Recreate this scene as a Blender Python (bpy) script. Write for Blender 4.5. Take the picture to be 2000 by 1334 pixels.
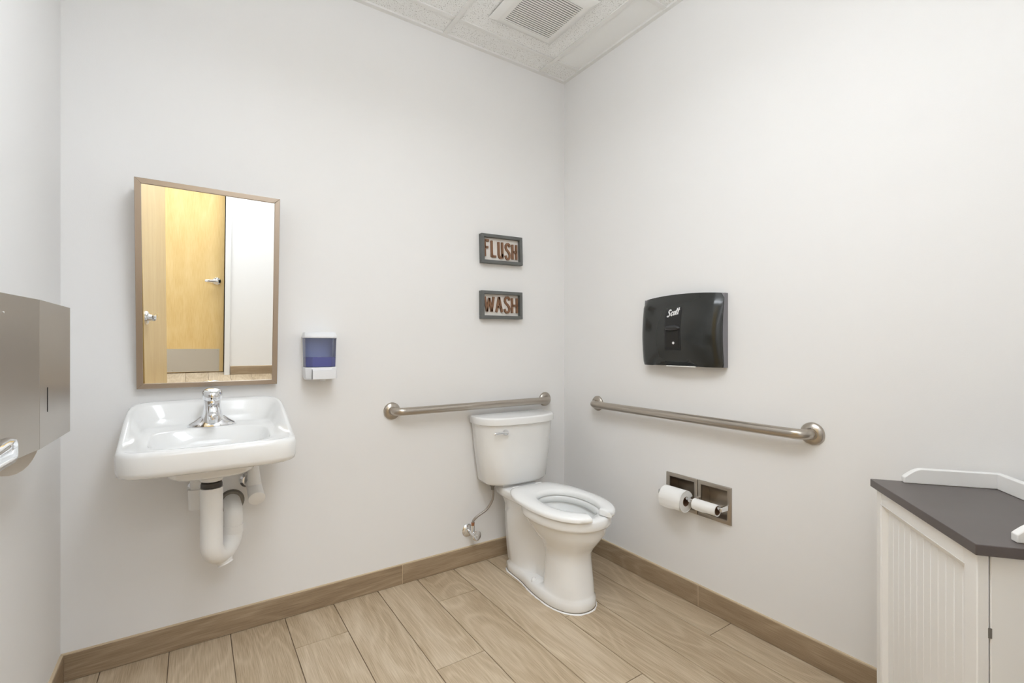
import bpy, math, random
from mathutils import Vector, Matrix
random.seed(7)
for o in list(bpy.data.objects): bpy.data.objects.remove(o)
scn = bpy.context.scene
COL = scn.collection
PI = math.pi

# ------------------------------------------------------------------ camera
cam_d = bpy.data.cameras.new('camera'); cam = bpy.data.objects.new('camera', cam_d); COL.objects.link(cam)
cam.location = (-1.860, -2.211, 1.152)
cam.rotation_euler = (PI/2, 0, -math.atan2(0.556, 0.831))
cam_d.sensor_width = 36; cam_d.lens = 925.6/2000*36; cam_d.shift_y = 9/2000; cam_d.clip_start = 0.02
scn.camera = cam
# ------------------------------------------------------------------ world, exposure
w = bpy.data.worlds.new('world'); scn.world = w; w.use_nodes = True
w.node_tree.nodes['Background'].inputs[0].default_value = (.9, .92, 1, 1)
w.node_tree.nodes['Background'].inputs[1].default_value = 0.3
vs = scn.view_settings
vs.view_transform = 'Standard'; vs.look = 'None'; vs.gamma = 1; vs.use_curve_mapping = False
vs.exposure = 0.0
ROOM_LIGHT = 9.7      # strength of the unseen room light, hung low to brighten ceiling and walls
HALL_LIGHT = 20.0      # strength of the troffer over the corridor

# ------------------------------------------------------------------ materials
def srgb(r, g, b):
    f = lambda c: c/255/12.92 if c/255 <= .04045 else ((c/255+.055)/1.055)**2.4
    return (f(r), f(g), f(b), 1)
def mat(name, col, rough=.5, metal=0, spec=.5, coat=0, bump=0, bscale=200, stretch=None, var=0):
    m = bpy.data.materials.new(name); m.use_nodes = True
    nt = m.node_tree; b = nt.nodes['Principled BSDF']
    b.inputs['Base Color'].default_value = col; b.inputs['Roughness'].default_value = rough
    b.inputs['Metallic'].default_value = metal; b.inputs['Specular IOR Level'].default_value = spec
    b.inputs['Coat Weight'].default_value = coat
    if bump or var:
        tc = nt.nodes.new('ShaderNodeTexCoord'); mp = nt.nodes.new('ShaderNodeMapping')
        nt.links.new(tc.outputs['Object'], mp.inputs[0])
        if stretch: mp.inputs['Scale'].default_value = stretch
        n = nt.nodes.new('ShaderNodeTexNoise'); n.inputs['Scale'].default_value = bscale; n.inputs['Detail'].default_value = 3
        nt.links.new(mp.outputs[0], n.inputs['Vector'])
        if bump:
            bp = nt.nodes.new('ShaderNodeBump'); bp.inputs['Strength'].default_value = bump; bp.inputs['Distance'].default_value = .002
            nt.links.new(n.outputs['Fac'], bp.inputs['Height']); nt.links.new(bp.outputs[0], b.inputs['Normal'])
        if var:
            mx = nt.nodes.new('ShaderNodeMix'); mx.data_type = 'RGBA'
            mx.inputs['A'].default_value = tuple(c*(1-var) for c in col[:3])+(1,)
            mx.inputs['B'].default_value = tuple(min(1, c*(1+var)) for c in col[:3])+(1,)
            nt.links.new(n.outputs['Fac'], mx.inputs['Factor']); nt.links.new(mx.outputs['Result'], b.inputs['Base Color'])
    return m
def emit(name, col, s):
    m = bpy.data.materials.new(name); m.use_nodes = True; nt = m.node_tree
    nt.nodes.remove(nt.nodes['Principled BSDF'])
    e = nt.nodes.new('ShaderNodeEmission'); e.inputs[0].default_value = col; e.inputs[1].default_value = s
    nt.links.new(e.outputs[0], nt.nodes['Material Output'].inputs[0]); return m
def wood(name, dark, mid, light, axis='y', rings=14., fine=1., rough=.45, rand=.5, bump=.15):
    """plank wood: stretched noise fibres + warped rings, offset at random for each object"""
    m = bpy.data.materials.new(name); m.use_nodes = True; nt = m.node_tree; N = nt.nodes.new; L = nt.links.new
    b = nt.nodes['Principled BSDF']; b.inputs['Roughness'].default_value = rough
    tc = N('ShaderNodeTexCoord'); oi = N('ShaderNodeObjectInfo')
    off = N('ShaderNodeVectorMath'); off.operation = 'SCALE'; off.inputs[0].default_value = (17, 31, 23); L(oi.outputs['Random'], off.inputs['Scale'])
    add = N('ShaderNodeVectorMath'); L(tc.outputs['Object'], add.inputs[0]); L(off.outputs[0], add.inputs[1])
    def mp(sx, sl):
        p = N('ShaderNodeMapping'); L(add.outputs[0], p.inputs[0])
        p.inputs['Scale'].default_value = {'y': (sx, sl, sx), 'x': (sl, sx, sx), 'z': (sx, sx, sl)}[axis]; return p
    n1 = N('ShaderNodeTexNoise'); n1.inputs['Scale'].default_value = 1; n1.inputs['Detail'].default_value = 1.5; L(mp(5.5, 1.1).outputs[0], n1.inputs['Vector'])
    mul = N('ShaderNodeMath'); mul.operation = 'MULTIPLY'; mul.inputs[1].default_value = rings*6.28; L(n1.outputs['Fac'], mul.inputs[0])
    sn = N('ShaderNodeMath'); sn.operation = 'SINE'; L(mul.outputs[0], sn.inputs[0])
    n2 = N('ShaderNodeTexNoise'); n2.inputs['Scale'].default_value = 1; n2.inputs['Detail'].default_value = 4; L(mp(380*fine, 11).outputs[0], n2.inputs['Vector'])
    n3 = N('ShaderNodeTexNoise'); n3.inputs['Scale'].default_value = 1; n3.inputs['Detail'].default_value = 2; L(mp(9, 1.6).outputs[0], n3.inputs['Vector'])
    pw = N('ShaderNodeMath'); pw.operation = 'MULTIPLY_ADD'; L(sn.outputs[0], pw.inputs[0]); pw.inputs[1].default_value = .5; pw.inputs[2].default_value = .5
    p3 = N('ShaderNodeMath'); p3.operation = 'POWER'; L(pw.outputs[0], p3.inputs[0]); p3.inputs[1].default_value = 3.
    f2 = N('ShaderNodeMath'); f2.operation = 'MULTIPLY'; L(n2.outputs['Fac'], f2.inputs[0]); f2.inputs[1].default_value = .50
    a1 = N('ShaderNodeMath'); a1.operation = 'MULTIPLY_ADD'; L(p3.outputs[0], a1.inputs[0]); a1.inputs[1].default_value = .085; L(f2.outputs[0], a1.inputs[2])
    a2 = N('ShaderNodeMath'); a2.operation = 'MULTIPLY_ADD'; L(n3.outputs['Fac'], a2.inputs[0]); a2.inputs[1].default_value = .30; L(a1.outputs[0], a2.inputs[2])
    a3 = N('ShaderNodeMath'); a3.operation = 'MULTIPLY_ADD'; L(oi.outputs['Random'], a3.inputs[0]); a3.inputs[1].default_value = .14*rand; L(a2.outputs[0], a3.inputs[2])
    cr = N('ShaderNodeValToRGB'); e = cr.color_ramp.elements
    e[0].position = .30; e[0].color = dark; e[1].position = .66; e[1].color = light
    k = e.new(.47); k.color = mid
    L(a3.outputs[0], cr.inputs[0]); L(cr.outputs[0], b.inputs['Base Color'])
    bp = N('ShaderNodeBump'); bp.inputs['Strength'].default_value = bump; bp.inputs['Distance'].default_value = .001; L(a1.outputs[0], bp.inputs['Height']); L(bp.outputs[0], b.inputs['Normal'])
    return m
def tinted(name, col, dens=.0, rough=.05):
    """clear tinted plastic: coloured transparency under a Fresnel gloss"""
    m = bpy.data.materials.new(name); m.use_nodes = True; nt = m.node_tree; N = nt.nodes.new
    nt.nodes.remove(nt.nodes['Principled BSDF'])
    t = N('ShaderNodeBsdfTransparent'); t.inputs[0].default_value = col
    d = N('ShaderNodeBsdfDiffuse'); d.inputs[0].default_value = col
    mx = N('ShaderNodeMixShader'); mx.inputs[0].default_value = dens; nt.links.new(t.outputs[0], mx.inputs[1]); nt.links.new(d.outputs[0], mx.inputs[2])
    g = N('ShaderNodeBsdfGlossy'); g.inputs['Roughness'].default_value = rough
    f = N('ShaderNodeFresnel'); f.inputs[0].default_value = 1.4
    m2 = N('ShaderNodeMixShader'); nt.links.new(f.outputs[0], m2.inputs[0]); nt.links.new(mx.outputs[0], m2.inputs[1]); nt.links.new(g.outputs[0], m2.inputs[2])
    nt.links.new(m2.outputs[0], nt.nodes['Material Output'].inputs[0]); return m
def speckle_tile(name):
    """mineral-fibre ceiling tile: white with small dark pits"""
    m = mat(name, srgb(238, 237, 234), .9); nt = m.node_tree; N = nt.nodes.new; b = nt.nodes['Principled BSDF']
    tc = N('ShaderNodeTexCoord')
    v = N('ShaderNodeTexNoise'); v.inputs['Scale'].default_value = 230; v.inputs['Detail'].default_value = 2; nt.links.new(tc.outputs['Object'], v.inputs['Vector'])
    r = N('ShaderNodeValToRGB'); r.color_ramp.elements[0].position = .33; r.color_ramp.elements[0].color = srgb(190, 187, 182)
    r.color_ramp.elements[1].position = .40; r.color_ramp.elements[1].color = srgb(253, 253, 251)
    nt.links.new(v.outputs['Fac'], r.inputs[0]); nt.links.new(r.outputs[0], b.inputs['Base Color'])
    bp = N('ShaderNodeBump'); bp.inputs['Strength'].default_value = .4; bp.inputs['Distance'].default_value = .002
    nt.links.new(r.outputs[0], bp.inputs['Height']); nt.links.new(bp.outputs[0], b.inputs['Normal'])
    return m
M = dict(
    paint=mat('wall paint', srgb(244, 243, 242), .75, bump=.08, bscale=260),
    trim=mat('white trim paint', srgb(240, 240, 238), .4),
    tile=speckle_tile('ceiling tile'), plaintile=mat('plain ceiling tile', srgb(252, 252, 250), .9, bump=.1, bscale=500),
    tee=mat('ceiling tee enamel', srgb(243, 242, 239), .5),
    vent=mat('vent plastic', srgb(240, 239, 235), .5), ventdark=mat('vent shaft', srgb(70, 70, 70), .8),
    grout=mat('floor grout', srgb(122, 104, 86), .9), caulk=mat('cream caulk', srgb(214, 194, 164), .7),
    plank=wood('oak look floor tile', srgb(168, 146, 117), srgb(197, 177, 149), srgb(218, 201, 176), 'y'),
    base_x=wood('brown base tile along x', srgb(138, 117, 93), srgb(162, 141, 115), srgb(182, 162, 136), 'x'),
    base_y=wood('brown base tile along y', srgb(138, 117, 93), srgb(162, 141, 115), srgb(182, 162, 136), 'y'),
    maple=wood('maple door veneer', srgb(222, 184, 118), srgb(232, 199, 136), srgb(239, 209, 150), 'z', rings=4, fine=.5, rough=.35, bump=.03),
    mapleedge=mat('door edge veneer', srgb(196, 160, 92), .4),
    china=mat('white vitreous china', srgb(247, 247, 246), .07, spec=.6),
    seat=mat('white seat plastic', srgb(251, 251, 250), .16),
    chrome=mat('polished chrome', (.82, .83, .85, 1), .06, 1),
    steel=mat('satin stainless steel', srgb(178, 170, 160), .3, 1, bump=.05, bscale=60, stretch=(1, 1, 14)),
    steelbar=mat('satin steel tube', srgb(186, 178, 168), .28, 1),
    steelwarm=mat('warm satin steel', srgb(178, 164, 150), .36, 1),
    kick=mat('dull kick plate steel', srgb(206, 203, 196), .45, .8),
    mirror=mat('silvered mirror', (.93, .94, .93, 1), .0, 1),
    pvc=mat('white pvc cover', srgb(250, 249, 247), .35),
    dark=mat('dark rubber', srgb(70, 66, 62), .5), slot=mat('dark slot', srgb(30, 28, 26), .7),
    grey=mat('grey plastic', srgb(128, 126, 130), .4), greyring=mat('grey metal ring', srgb(130, 126, 120), .4, .6),
    black=mat('smoked black plastic', srgb(38, 40, 38), .16, spec=.6), black2=mat('black plastic', srgb(20, 20, 21), .3), black3=mat('dark grey plastic', srgb(58, 58, 60), .3),
    whiteprint=mat('white print', srgb(240, 240, 240), .5),
    soapwhite=mat('white dispenser plastic', srgb(240, 241, 244), .3),
    bluetank=tinted('clear blue plastic', srgb(222, 228, 247), .08), soap=mat('blue liquid soap', srgb(120, 122, 206), .15),
    signframe=mat('grey painted wood', srgb(104, 106, 104), .6, bump=.2, bscale=40, stretch=(1, 1, 8), var=.12),
    signback=mat('white sign board', srgb(236, 232, 226), .7), letter=mat('brown wood letters', srgb(136, 100, 74), .6, var=.18, bscale=70, stretch=(4, 1, 1)),
    paper=mat('white tissue', srgb(246, 245, 242), .95, bump=.2, bscale=120), card=mat('cardboard core', srgb(120, 92, 70), .9),
    cab=mat('white cabinet paint', srgb(250, 249, 247), .4), top=mat('dark laminate', srgb(92, 84, 82), .35, var=.25, bscale=7),
    water=mat('toilet water', srgb(214, 222, 214), .03, spec=.6),
    braid=mat('braided steel hose', srgb(170, 164, 158), .38, .9, bump=.5, bscale=500), brass=mat('crimp ring', srgb(190, 140, 110), .35, 1),
    towel=mat('brown paper towel', srgb(232, 221, 206), .95),
)
M['room_lamp'] = emit('unseen room light glow', (.937, .994, 1.055, 1), ROOM_LIGHT)
M['hall_lamp'] = emit('corridor troffer glow', (.937, .994, 1.055, 1), HALL_LIGHT)

# ------------------------------------------------------------------ mesh helpers
class MB:
    def __init__(s): s.v = []; s.f = []
    def add(s, vs_, fs_):
        n = len(s.v); s.v += [tuple(p) for p in vs_]; s.f += [tuple(i+n for i in f) for f in fs_]; return s
    def box(s, x0, x1, y0, y1, z0, z1):
        x0, x1 = min(x0, x1), max(x0, x1); y0, y1 = min(y0, y1), max(y0, y1); z0, z1 = min(z0, z1), max(z0, z1)
        return s.add([(x0,y0,z0),(x1,y0,z0),(x1,y1,z0),(x0,y1,z0),(x0,y0,z1),(x1,y0,z1),(x1,y1,z1),(x0,y1,z1)],
                     [(0,3,2,1),(4,5,6,7),(0,1,5,4),(1,2,6,5),(2,3,7,6),(3,0,4,7)])
    def loft(s, rings, cap0=True, cap1=True, closed=True):
        n = len(rings[0]); vs_ = [p for r in rings for p in r]; fs_ = []
        m = n if closed else n-1
        for k in range(len(rings)-1):
            for i in range(m):
                j = (i+1) % n; fs_.append((k*n+i, k*n+j, (k+1)*n+j, (k+1)*n+i))
        if cap0: fs_.append(tuple(range(n-1, -1, -1)))
        if cap1: fs_.append(tuple((len(rings)-1)*n+i for i in range(n)))
        return s.add(vs_, fs_)
    def tube(s, pts, r, n=14, caps=True):
        pts = [Vector(p) for p in pts]; rs = r if isinstance(r, (list, tuple)) else [r]*len(pts)
        rings = []; up = None
        for i, p in enumerate(pts):
            t = (pts[min(i+1, len(pts)-1)]-pts[max(i-1, 0)]).normalized()
            if up is None:
                up = t.orthogonal().normalized()
            else:
                up = (up - t*up.dot(t)).normalized()
            bn = t.cross(up)
            rings.append([p+rs[i]*(math.cos(2*PI*k/n)*up+math.sin(2*PI*k/n)*bn) for k in range(n)])
        return s.loft(rings, caps, caps)
    def lathe(s, prof, origin, axis, n=28, caps=True):
        a = Vector(axis).normalized(); u = a.orthogonal().normalized(); b = a.cross(u); o = Vector(origin)
        return s.loft([[o+a*h+r*(math.cos(2*PI*k/n)*u+math.sin(2*PI*k/n)*b) for k in range(n)] for r, h in prof], caps, caps)
    def prism(s, poly, f0, f1):
        """poly: 2-D points; f0, f1 map a 2-D point to the near and far 3-D point"""
        return s.loft([[f0(p) for p in poly], [f1(p) for p in poly]])
    def build(s, name, m, parent=None, smooth=False, bevel=0, seg=2, angle=40, local=False):
        me = bpy.data.meshes.new(name)
        off = Vector((0, 0, 0))
        if parent and not local:
            p = parent
            while p: off += p.location; p = p.parent
        org = off
        if not parent:       # a mesh that is a thing: origin at the middle of its base
            xs = [p[0] for p in s.v]; ys = [p[1] for p in s.v]; zs = [p[2] for p in s.v]
            org = Vector(((min(xs)+max(xs))/2, (min(ys)+max(ys))/2, min(zs)))
        me.from_pydata([tuple(Vector(p)-org) for p in s.v], [], s.f); me.validate()
        import bmesh
        bm = bmesh.new(); bm.from_mesh(me); bmesh.ops.recalc_face_normals(bm, faces=bm.faces); bm.to_mesh(me); bm.free()
        me.materials.append(M[m])
        o = bpy.data.objects.new(name, me); COL.objects.link(o)
        if parent: o.parent = parent
        else: o.location = org
        if bevel:
            b = o.modifiers.new('bevel', 'BEVEL'); b.width = bevel; b.segments = seg; b.limit_method = 'ANGLE'; b.angle_limit = .6
        if smooth or bevel:
            me.shade_smooth(); me.set_sharp_from_angle(angle=math.radians(angle))
        return o
def tag(o, label, cat, group=None, kind=None):
    o['label'] = label; o['category'] = cat
    if group: o['group'] = group
    if kind: o['kind'] = kind
    return o
def thing(name, loc, label, cat, group=None, kind=None, rz=0):
    e = bpy.data.objects.new(name, None); COL.objects.link(e); e.location = loc; e.rotation_euler = (0, 0, rz); e.empty_display_size = .1
    return tag(e, label, cat, group, kind)
def subd(o, n=2):
    m = o.modifiers.new('subdivision', 'SUBSURF'); m.levels = n; m.render_levels = n; return o
def catmull(pts, k=8):
    P = [Vector(p) for p in pts]; P = [2*P[0]-P[1]]+P+[2*P[-1]-P[-2]]; out = []
    for i in range(1, len(P)-2):
        for j in range(k):
            t = j/k; a, b, c, d = P[i-1:i+3]
            out.append(.5*((2*b)+(c-a)*t+(2*a-5*b+4*c-d)*t*t+(3*b-a-3*c+d)*t**3))
    out.append(P[-2]); return out
def sel(n, a, b, cx, cy, e=2., z=0.):            # superellipse ring
    out = []
    for k in range(n):
        t = 2*PI*k/n; c, q = math.cos(t), math.sin(t)
        r = (abs(c/a)**e+abs(q/b)**e)**(-1/e)
        out.append((cx+r*c, cy+r*q, z))
    return out
def ribbon(path, wd):
    """2-D outline polygon of a stroke of width wd along a polyline (round ends)"""
    P = [Vector(p) for p in path]; L = []; R = []
    for i, p in enumerate(P):
        t = (P[min(i+1, len(P)-1)]-P[max(i-1, 0)]).normalized(); nrm = Vector((-t.y, t.x))
        L.append(p+nrm*wd/2); R.append(p-nrm*wd/2)
    return L, R
def stroke(mb, path, wd, f):
    """extruded stroke; f(p, d) maps 2-D point and depth 0/1 to 3-D"""
    L, R = ribbon(path, wd)
    rings = [[f(l, 0), f(l, 1), f(r, 1), f(r, 0)] for l, r in zip(L, R)]
    mb.loft(rings)

# ------------------------------------------------------------------ room shell
XL, H, YF, YF2, YH = -2.243, 2.743, -2.30, -2.42, -3.67     # left wall, ceiling, front wall (both faces), far corridor wall
HX0, HX1 = -3.4, .5
DX0, DX1, DZ = -2.115, -1.185, 2.09                         # doorway
m = MB().box(XL-.1, .1, 0, .1, 0, H); tag(m.build('wall_back', 'paint'), 'white painted wall behind the sink and the toilet', 'wall', kind='structure')
m = MB().box(XL-.1, XL, YF, 0, 0, H); tag(m.build('wall_left', 'paint'), 'narrow white wall at the left carrying the steel towel dispenser', 'wall', kind='structure')
# right wall with the two holes of the paper holder
HY = [(-.775, -.902), (-.940, -1.060)]; HZ0, HZ1 = .422, .542
m = MB()
m.box(0, .1, YF, 0, 0, HZ0); m.box(0, .1, YF, 0, HZ1, H)
m.box(0, .1, HY[0][0], 0, HZ0, HZ1); m.box(0, .1, HY[1][0], HY[0][1], HZ0, HZ1); m.box(0, .1, YF, HY[1][1], HZ0, HZ1)
tag(m.build('wall_right', 'paint'), 'plain white wall at the right behind the long grab bar', 'wall', kind='structure')
m = MB(); m.box(XL-.1, DX0, YF2, YF, 0, H); m.box(DX1, .1, YF2, YF, 0, H); m.box(DX0, DX1, YF2, YF, DZ, H)
tag(m.build('wall_front', 'paint'), 'white wall with the entrance doorway, behind the viewer', 'wall', kind='structure')
FD0, FD1, FDZ = -2.51, -1.60, 2.09
m = MB(); m.box(HX0, FD0, YH-.16, YH, 0, H); m.box(FD1, HX1, YH-.16, YH, 0, H); m.box(FD0, FD1, YH-.16, YH, FDZ, H); m.box(FD0-.05, FD1+.05, YH-.2, YH-.16, 0, FDZ+.05)
tag(m.build('wall_corridor', 'paint'), 'white corridor wall seen in the mirror right of the maple door', 'wall', kind='structure')
m = MB().box(HX0-.1, HX0, YH-.16, YF2, 0, H); m.box(HX0-.1, XL-.1, YF2, YF, 0, H); tag(m.build('wall_corridor_end', 'paint'), 'corridor end wall out of view', 'wall', kind='structure')
m = MB().box(HX1, HX1+.1, YH-.16, YF2, 0, H); m.box(.1, HX1+.1, YF2, YF, 0, H); tag(m.build('wall_corridor_far_end', 'paint'), 'other corridor end wall out of view', 'wall', kind='structure')

# floor: grout bed + planks
m = MB().box(HX0-.1, HX1+.1, YH-.2, .1, -.05, -.003)
floor = tag(m.build('floor', 'grout'), 'wood-look plank tile floor in light oak tones', 'floor', kind='structure')
LINE0, PW, PL = -.154, .1985, 1.235
joint = [-1.08, -.252, -.662]
def planks(k):
    x1 = LINE0-PW*(k-1); x0 = x1-PW
    j = joint[k % 3]
    ys = sorted([j-PL*i for i in range(-2, 5)])
    for a, b in zip(ys, ys[1:]):
        yy0, yy1 = max(a, YH-.16), min(b, 0)
        xa, xb = x0, x1
        if yy1-yy0 < .02: continue
        in_hall_only = x1 < XL or x0 > 0
        if in_hall_only: yy1 = min(yy1, YF2)
        elif k == 0 and yy0 > YF2: xb = 0
        if xa < XL < xb and yy0 > YF2: xa = XL
        if yy1-yy0 < .02: continue
        MB().box(xa+.0013, xb-.0013, yy0+.0013, yy1-.0013, -.02, 0).build('plank', 'plank', floor, bevel=.0008, seg=1)
for k in range(-3, 17):
    if LINE0-PW*k < HX1 and LINE0-PW*(k-1) > HX0: planks(k)

# baseboards
def baseboard(name, label, axis, face, sgn, segs, h=.092, th=.011):
    root = thing(name, (0, 0, 0), label, 'baseboard', kind='structure')
    for a, b in segs:
        a, b = min(a, b)+.0012, max(a, b)-.0012
        q = sorted((face, face+sgn*th)); e_ = b+.0012
        if axis == 'x': MB().box(e_-.0013, e_+.0013, face, face+sgn*th*.85, .001, h).build('caulk_line', 'caulk', root)
        else: MB().box(face, face+sgn*th*.85, a-.0025, a+.0001, .001, h).build('caulk_line', 'caulk', root)
        if axis == 'x':
            MB().box(a, b, q[0], q[1], 0.001, h).build('base_tile', 'base_x', root, bevel=.001, seg=1)
            MB().box(a, b, face, face+sgn*th*.8, h, h+.0035).build('caulk_line', 'caulk', root)
        else:
            MB().box(q[0], q[1], a, b, 0.001, h).build('base_tile', 'base_y', root, bevel=.001, seg=1)
            MB().box(face, face+sgn*th*.8, a, b, h, h+.0035).build('caulk_line', 'caulk', root)
baseboard('baseboard_back', 'brown wood-look base tiles along the wall under the sink', 'x', 0, -1, [(XL, -1.024), (-1.024, 0)])
baseboard('baseboard_right', 'brown wood-look base tiles along the wall right of the toilet', 'y', 0, -1, [(-.012, -.926), (-.926, -2.1), (-2.1, YF)])
baseboard('baseboard_left', 'short brown base tile at the left wall corner', 'y', XL, 1, [(-.012, -1.2), (-1.2, YF)])
baseboard('baseboard_corridor', 'brown base tile of the corridor wall seen in the mirror', 'x', YH, 1, [(FD1+.055, -.3), (-.3, HX1)])

# ceiling: backing slab, tiles, tees
m = MB().box(HX0-.1, HX1+.1, YH-.2, .1, H+.02, H+.08)
ceil = tag(m.build('ceiling', 'tee'), 'white suspended ceiling of speckled tiles in a grid', 'ceiling', kind='structure')
gx = [0, -.193, -.803, -1.413, -2.023, XL]; gy = [0, -.145, -.755, -1.365, -1.975, YF]
for i in range(5):
    for j in range(5):
        MB().box(gx[i+1]+.006, gx[i]-.006, gy[j+1]+.006, gy[j]-.006, H+.004, H+.02).build('ceiling_tile', 'plaintile' if (i == 0 and j in (1,)) else 'tile', ceil)
for x in gx[1:5]: MB().box(x-.012, x+.012, YF, 0, H-.003, H+.004).build('ceiling_tee', 'tee', ceil, bevel=.001, seg=1)
for y in gy[1:5]:
    for i in range(5): 
        MB().box(gx[i+1]+.012, gx[i]-.012, y-.012, y+.012, H-.002, H+.004).build('ceiling_tee', 'tee', ceil, bevel=.001, seg=1)
MB().box(XL, 0, -.022, 0, H-.006, H+.004).build('wall_angle', 'tee', ceil); MB().box(-.022, 0, YF, -.022, H-.006, H+.004).build('wall_angle', 'tee', ceil)
MB().box(XL, XL+.022, YF, -.022, H-.006, H+.004).build('wall_angle', 'tee', ceil)
for i in range(7):
    xa = HX0+i*.56
    MB().box(xa+.005, min(xa+.555, HX1), YH, YF2, H+.002, H+.02).build('ceiling_tile', 'plaintile', ceil)

# troffers
def troffer(x0, x1, y0, y1, lamp, label):
    t = thing('ceiling_light', ((x0+x1)/2, (y0+y1)/2, H-.004), label, 'ceiling light')
    f = MB(); wd = .025; z0, z1 = H-.012, H+.012
    f.box(x0, x1, y0, y0+wd, z0, z1); f.box(x0, x1, y1-wd, y1, z0, z1); f.box(x0, x0+wd, y0+wd, y1-wd, z0, z1); f.box(x1-wd, x1, y0+wd, y1-wd, z0, z1)
    f.build('frame', 'trim', t)
    d = MB(); d.add([(x0+wd, y0+wd, H-.004), (x1-wd, y0+wd, H-.004), (x1-wd, y1-wd, H-.004), (x0+wd, y1-wd, H-.004)], [(0, 3, 2, 1)])
    me = d.build('diffuser', lamp, t)
lx_, ly_ = (-1.60, -1.20), (-2.13, -.94)
t = thing('ceiling_light', (-1.40, -1.535, H-.40), 'unseen washroom ceiling light, given a hung all-round glowing shape to brighten ceiling and walls', 'ceiling light')
LZ0, LZ1 = H-.40, H-.32  # unseen fixture; hung form glowing on all sides added to lift ceiling and walls
cs = [(lx_[0]+.05, LZ1), (lx_[0], LZ1-.03), (lx_[0]+.02, LZ0+.015), (lx_[0]+.06, LZ0), (lx_[1]-.06, LZ0), (lx_[1]-.02, LZ0+.015), (lx_[1], LZ1-.03), (lx_[1]-.05, LZ1)]
MB().loft([[(x, y, z) for x, z in cs] for y in (ly_[0]+.012, ly_[1]-.012)], False, False).build('lens', 'room_lamp', t, smooth=True)
for y in ly_:
    s_ = 1 if y < -1.4 else -1
    MB().loft([[(x, yy, z) for x, z in cs] for yy in (y, y+s_*.012)]).build('end_cap', 'trim', t)
for y in (ly_[0]+.2, ly_[1]-.2): MB().tube([(-1.40, y, LZ1-.001), (-1.40, y, H-.003)], .005, 10).build('stem', 'trim', t, smooth=True)
troffer(-2.75, -1.0, -3.56, -3.06, 'hall_lamp', 'white rectangular ceiling light over the corridor outside the door')

# exhaust vent
vx0, vx1, vy0, vy1 = -.680, -.305, -.620, -.245
t = thing('exhaust_vent', (-.4925, -.4325, H-.02), 'square off-white exhaust fan grille in the ceiling', 'vent')
ix0, ix1, iy0, iy1 = -.625, -.362, -.565, -.300
f = MB(); o4 = lambda d, z: [(vx0+d, vy0+d, z), (vx1-d, vy0+d, z), (vx1-d, vy1-d, z), (vx0+d, vy1-d, z)]
i4 = lambda z: [(ix0, iy0, z), (ix1, iy0, z), (ix1, iy1, z), (ix0, iy1, z)]
f.loft([o4(0, H-.001), o4(.004, H-.008), o4(.03, H-.022), i4(H-.024), i4(H-.004)], False, False).build('frame', 'vent', t, bevel=.002)
MB().box(ix0, ix1, iy0, iy1, H-.0045, H-.0035).build('shaft_shade', 'ventdark', t)  # flat dark sheet, paints the shade seen between the slats
n = 21
for k in range(n):
    y = iy0+(k+.5)*(iy1-iy0)/n
    MB().box(ix0, ix1, y-.0034, y+.0034, H-.0235, H-.0205).build('slat', 'vent', t)

# ------------------------------------------------------------------ doors
def lever(parent, ox, oy, oz, out, along, L=.105, local=False):
    """rosette + lever; out: unit vector off the door, along: direction of the grip"""
    o = Vector((ox, oy, oz)); a = Vector(out); d = Vector(along)
    h = MB().lathe([(.040, 0), (.040, .006), (.036, .012), (.022, .016), (.018, .03)], o, a).build('door_handle', 'chrome', parent, smooth=True, local=local)
    p = o+a*.022
    g = MB(); c = o+a*.038
    z = Vector((0, 0, 1)); rings = []
    for s_, hw, th in [(-.013, .012, .008), (-.011, .016, .011), (0, .017, .012), (.03, .0155, .010), (.07, .014, .008), (L-.004, .012, .007), (L, .008, .004)]:
        cc = c+d*s_
        rings.append([cc+z*q[0]+a*q[1] for q in sel(20, hw, th, 0, 0, 4.)])
    g.loft(rings); g.tube([p, c], .012)
    g.build('lever', 'chrome', h, smooth=True, local=local)
d1 = thing('door_1', (-2.035, -2.20, 0), 'open maple door leaf at the left whose edge and lever show in the mirror', 'door', kind='structure', rz=math.radians(4.3))
DW, DT = .912, .045            # local: x off the door into the room, y from hinge to latch
MB().box(-DT, 0, 0, DW-.001, .008, 2.07).build('leaf', 'maple', d1, bevel=.002, local=True)
MB().box(-DT+.001, -.001, DW-.001, DW, .008, 2.07).build('leaf_edge', 'mapleedge', d1, local=True)
MB().box(-DT+.009, -.009, DW, DW+.0015, .955, 1.065).build('latch_plate', 'steel', d1, local=True)
MB().box(-DT+.015, -.015, DW, DW+.010, .995, 1.025).build('latch_bolt', 'chrome', d1, local=True)
lever(d1, 0, DW-.068, 1.018, (1, 0, 0), (0, -1, 0), local=True); lever(d1, -DT, DW-.068, 1.018, (-1, 0, 0), (0, -1, 0), .09, local=True)
for z in (.25, 1.9): MB().lathe([(.007, -.05), (.007, .05)], (.004, -.006, z), (0, 0, 1), 12).build('hinge', 'steel', d1, smooth=True, local=True)
d2 = thing('door_2', (-2.05, YH-.1, 0), 'closed maple door with steel kick plate across the corridor, seen in the mirror', 'door', kind='structure')
fy = YH-.10
MB().box(FD0+.003, FD1-.003, fy-.045, fy, .008, FDZ-.004).build('leaf', 'maple', d2, bevel=.002)
MB().box(FD0+.04, FD1-.04, fy, fy+.0015, .012, .262).build('kick_plate', 'kick', d2)
for i in range(5):
    for z in (.03, .245): MB().lathe([(.004, 0), (.003, .0015)], (FD0+.055+i*(FD1-FD0-.11)/4, fy+.0015, z), (0, 1, 0), 10).build('screw', 'chrome', d2)
lever(d2, FD1-.07, fy, .99, (0, 1, 0), (-1, 0, 0))
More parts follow.
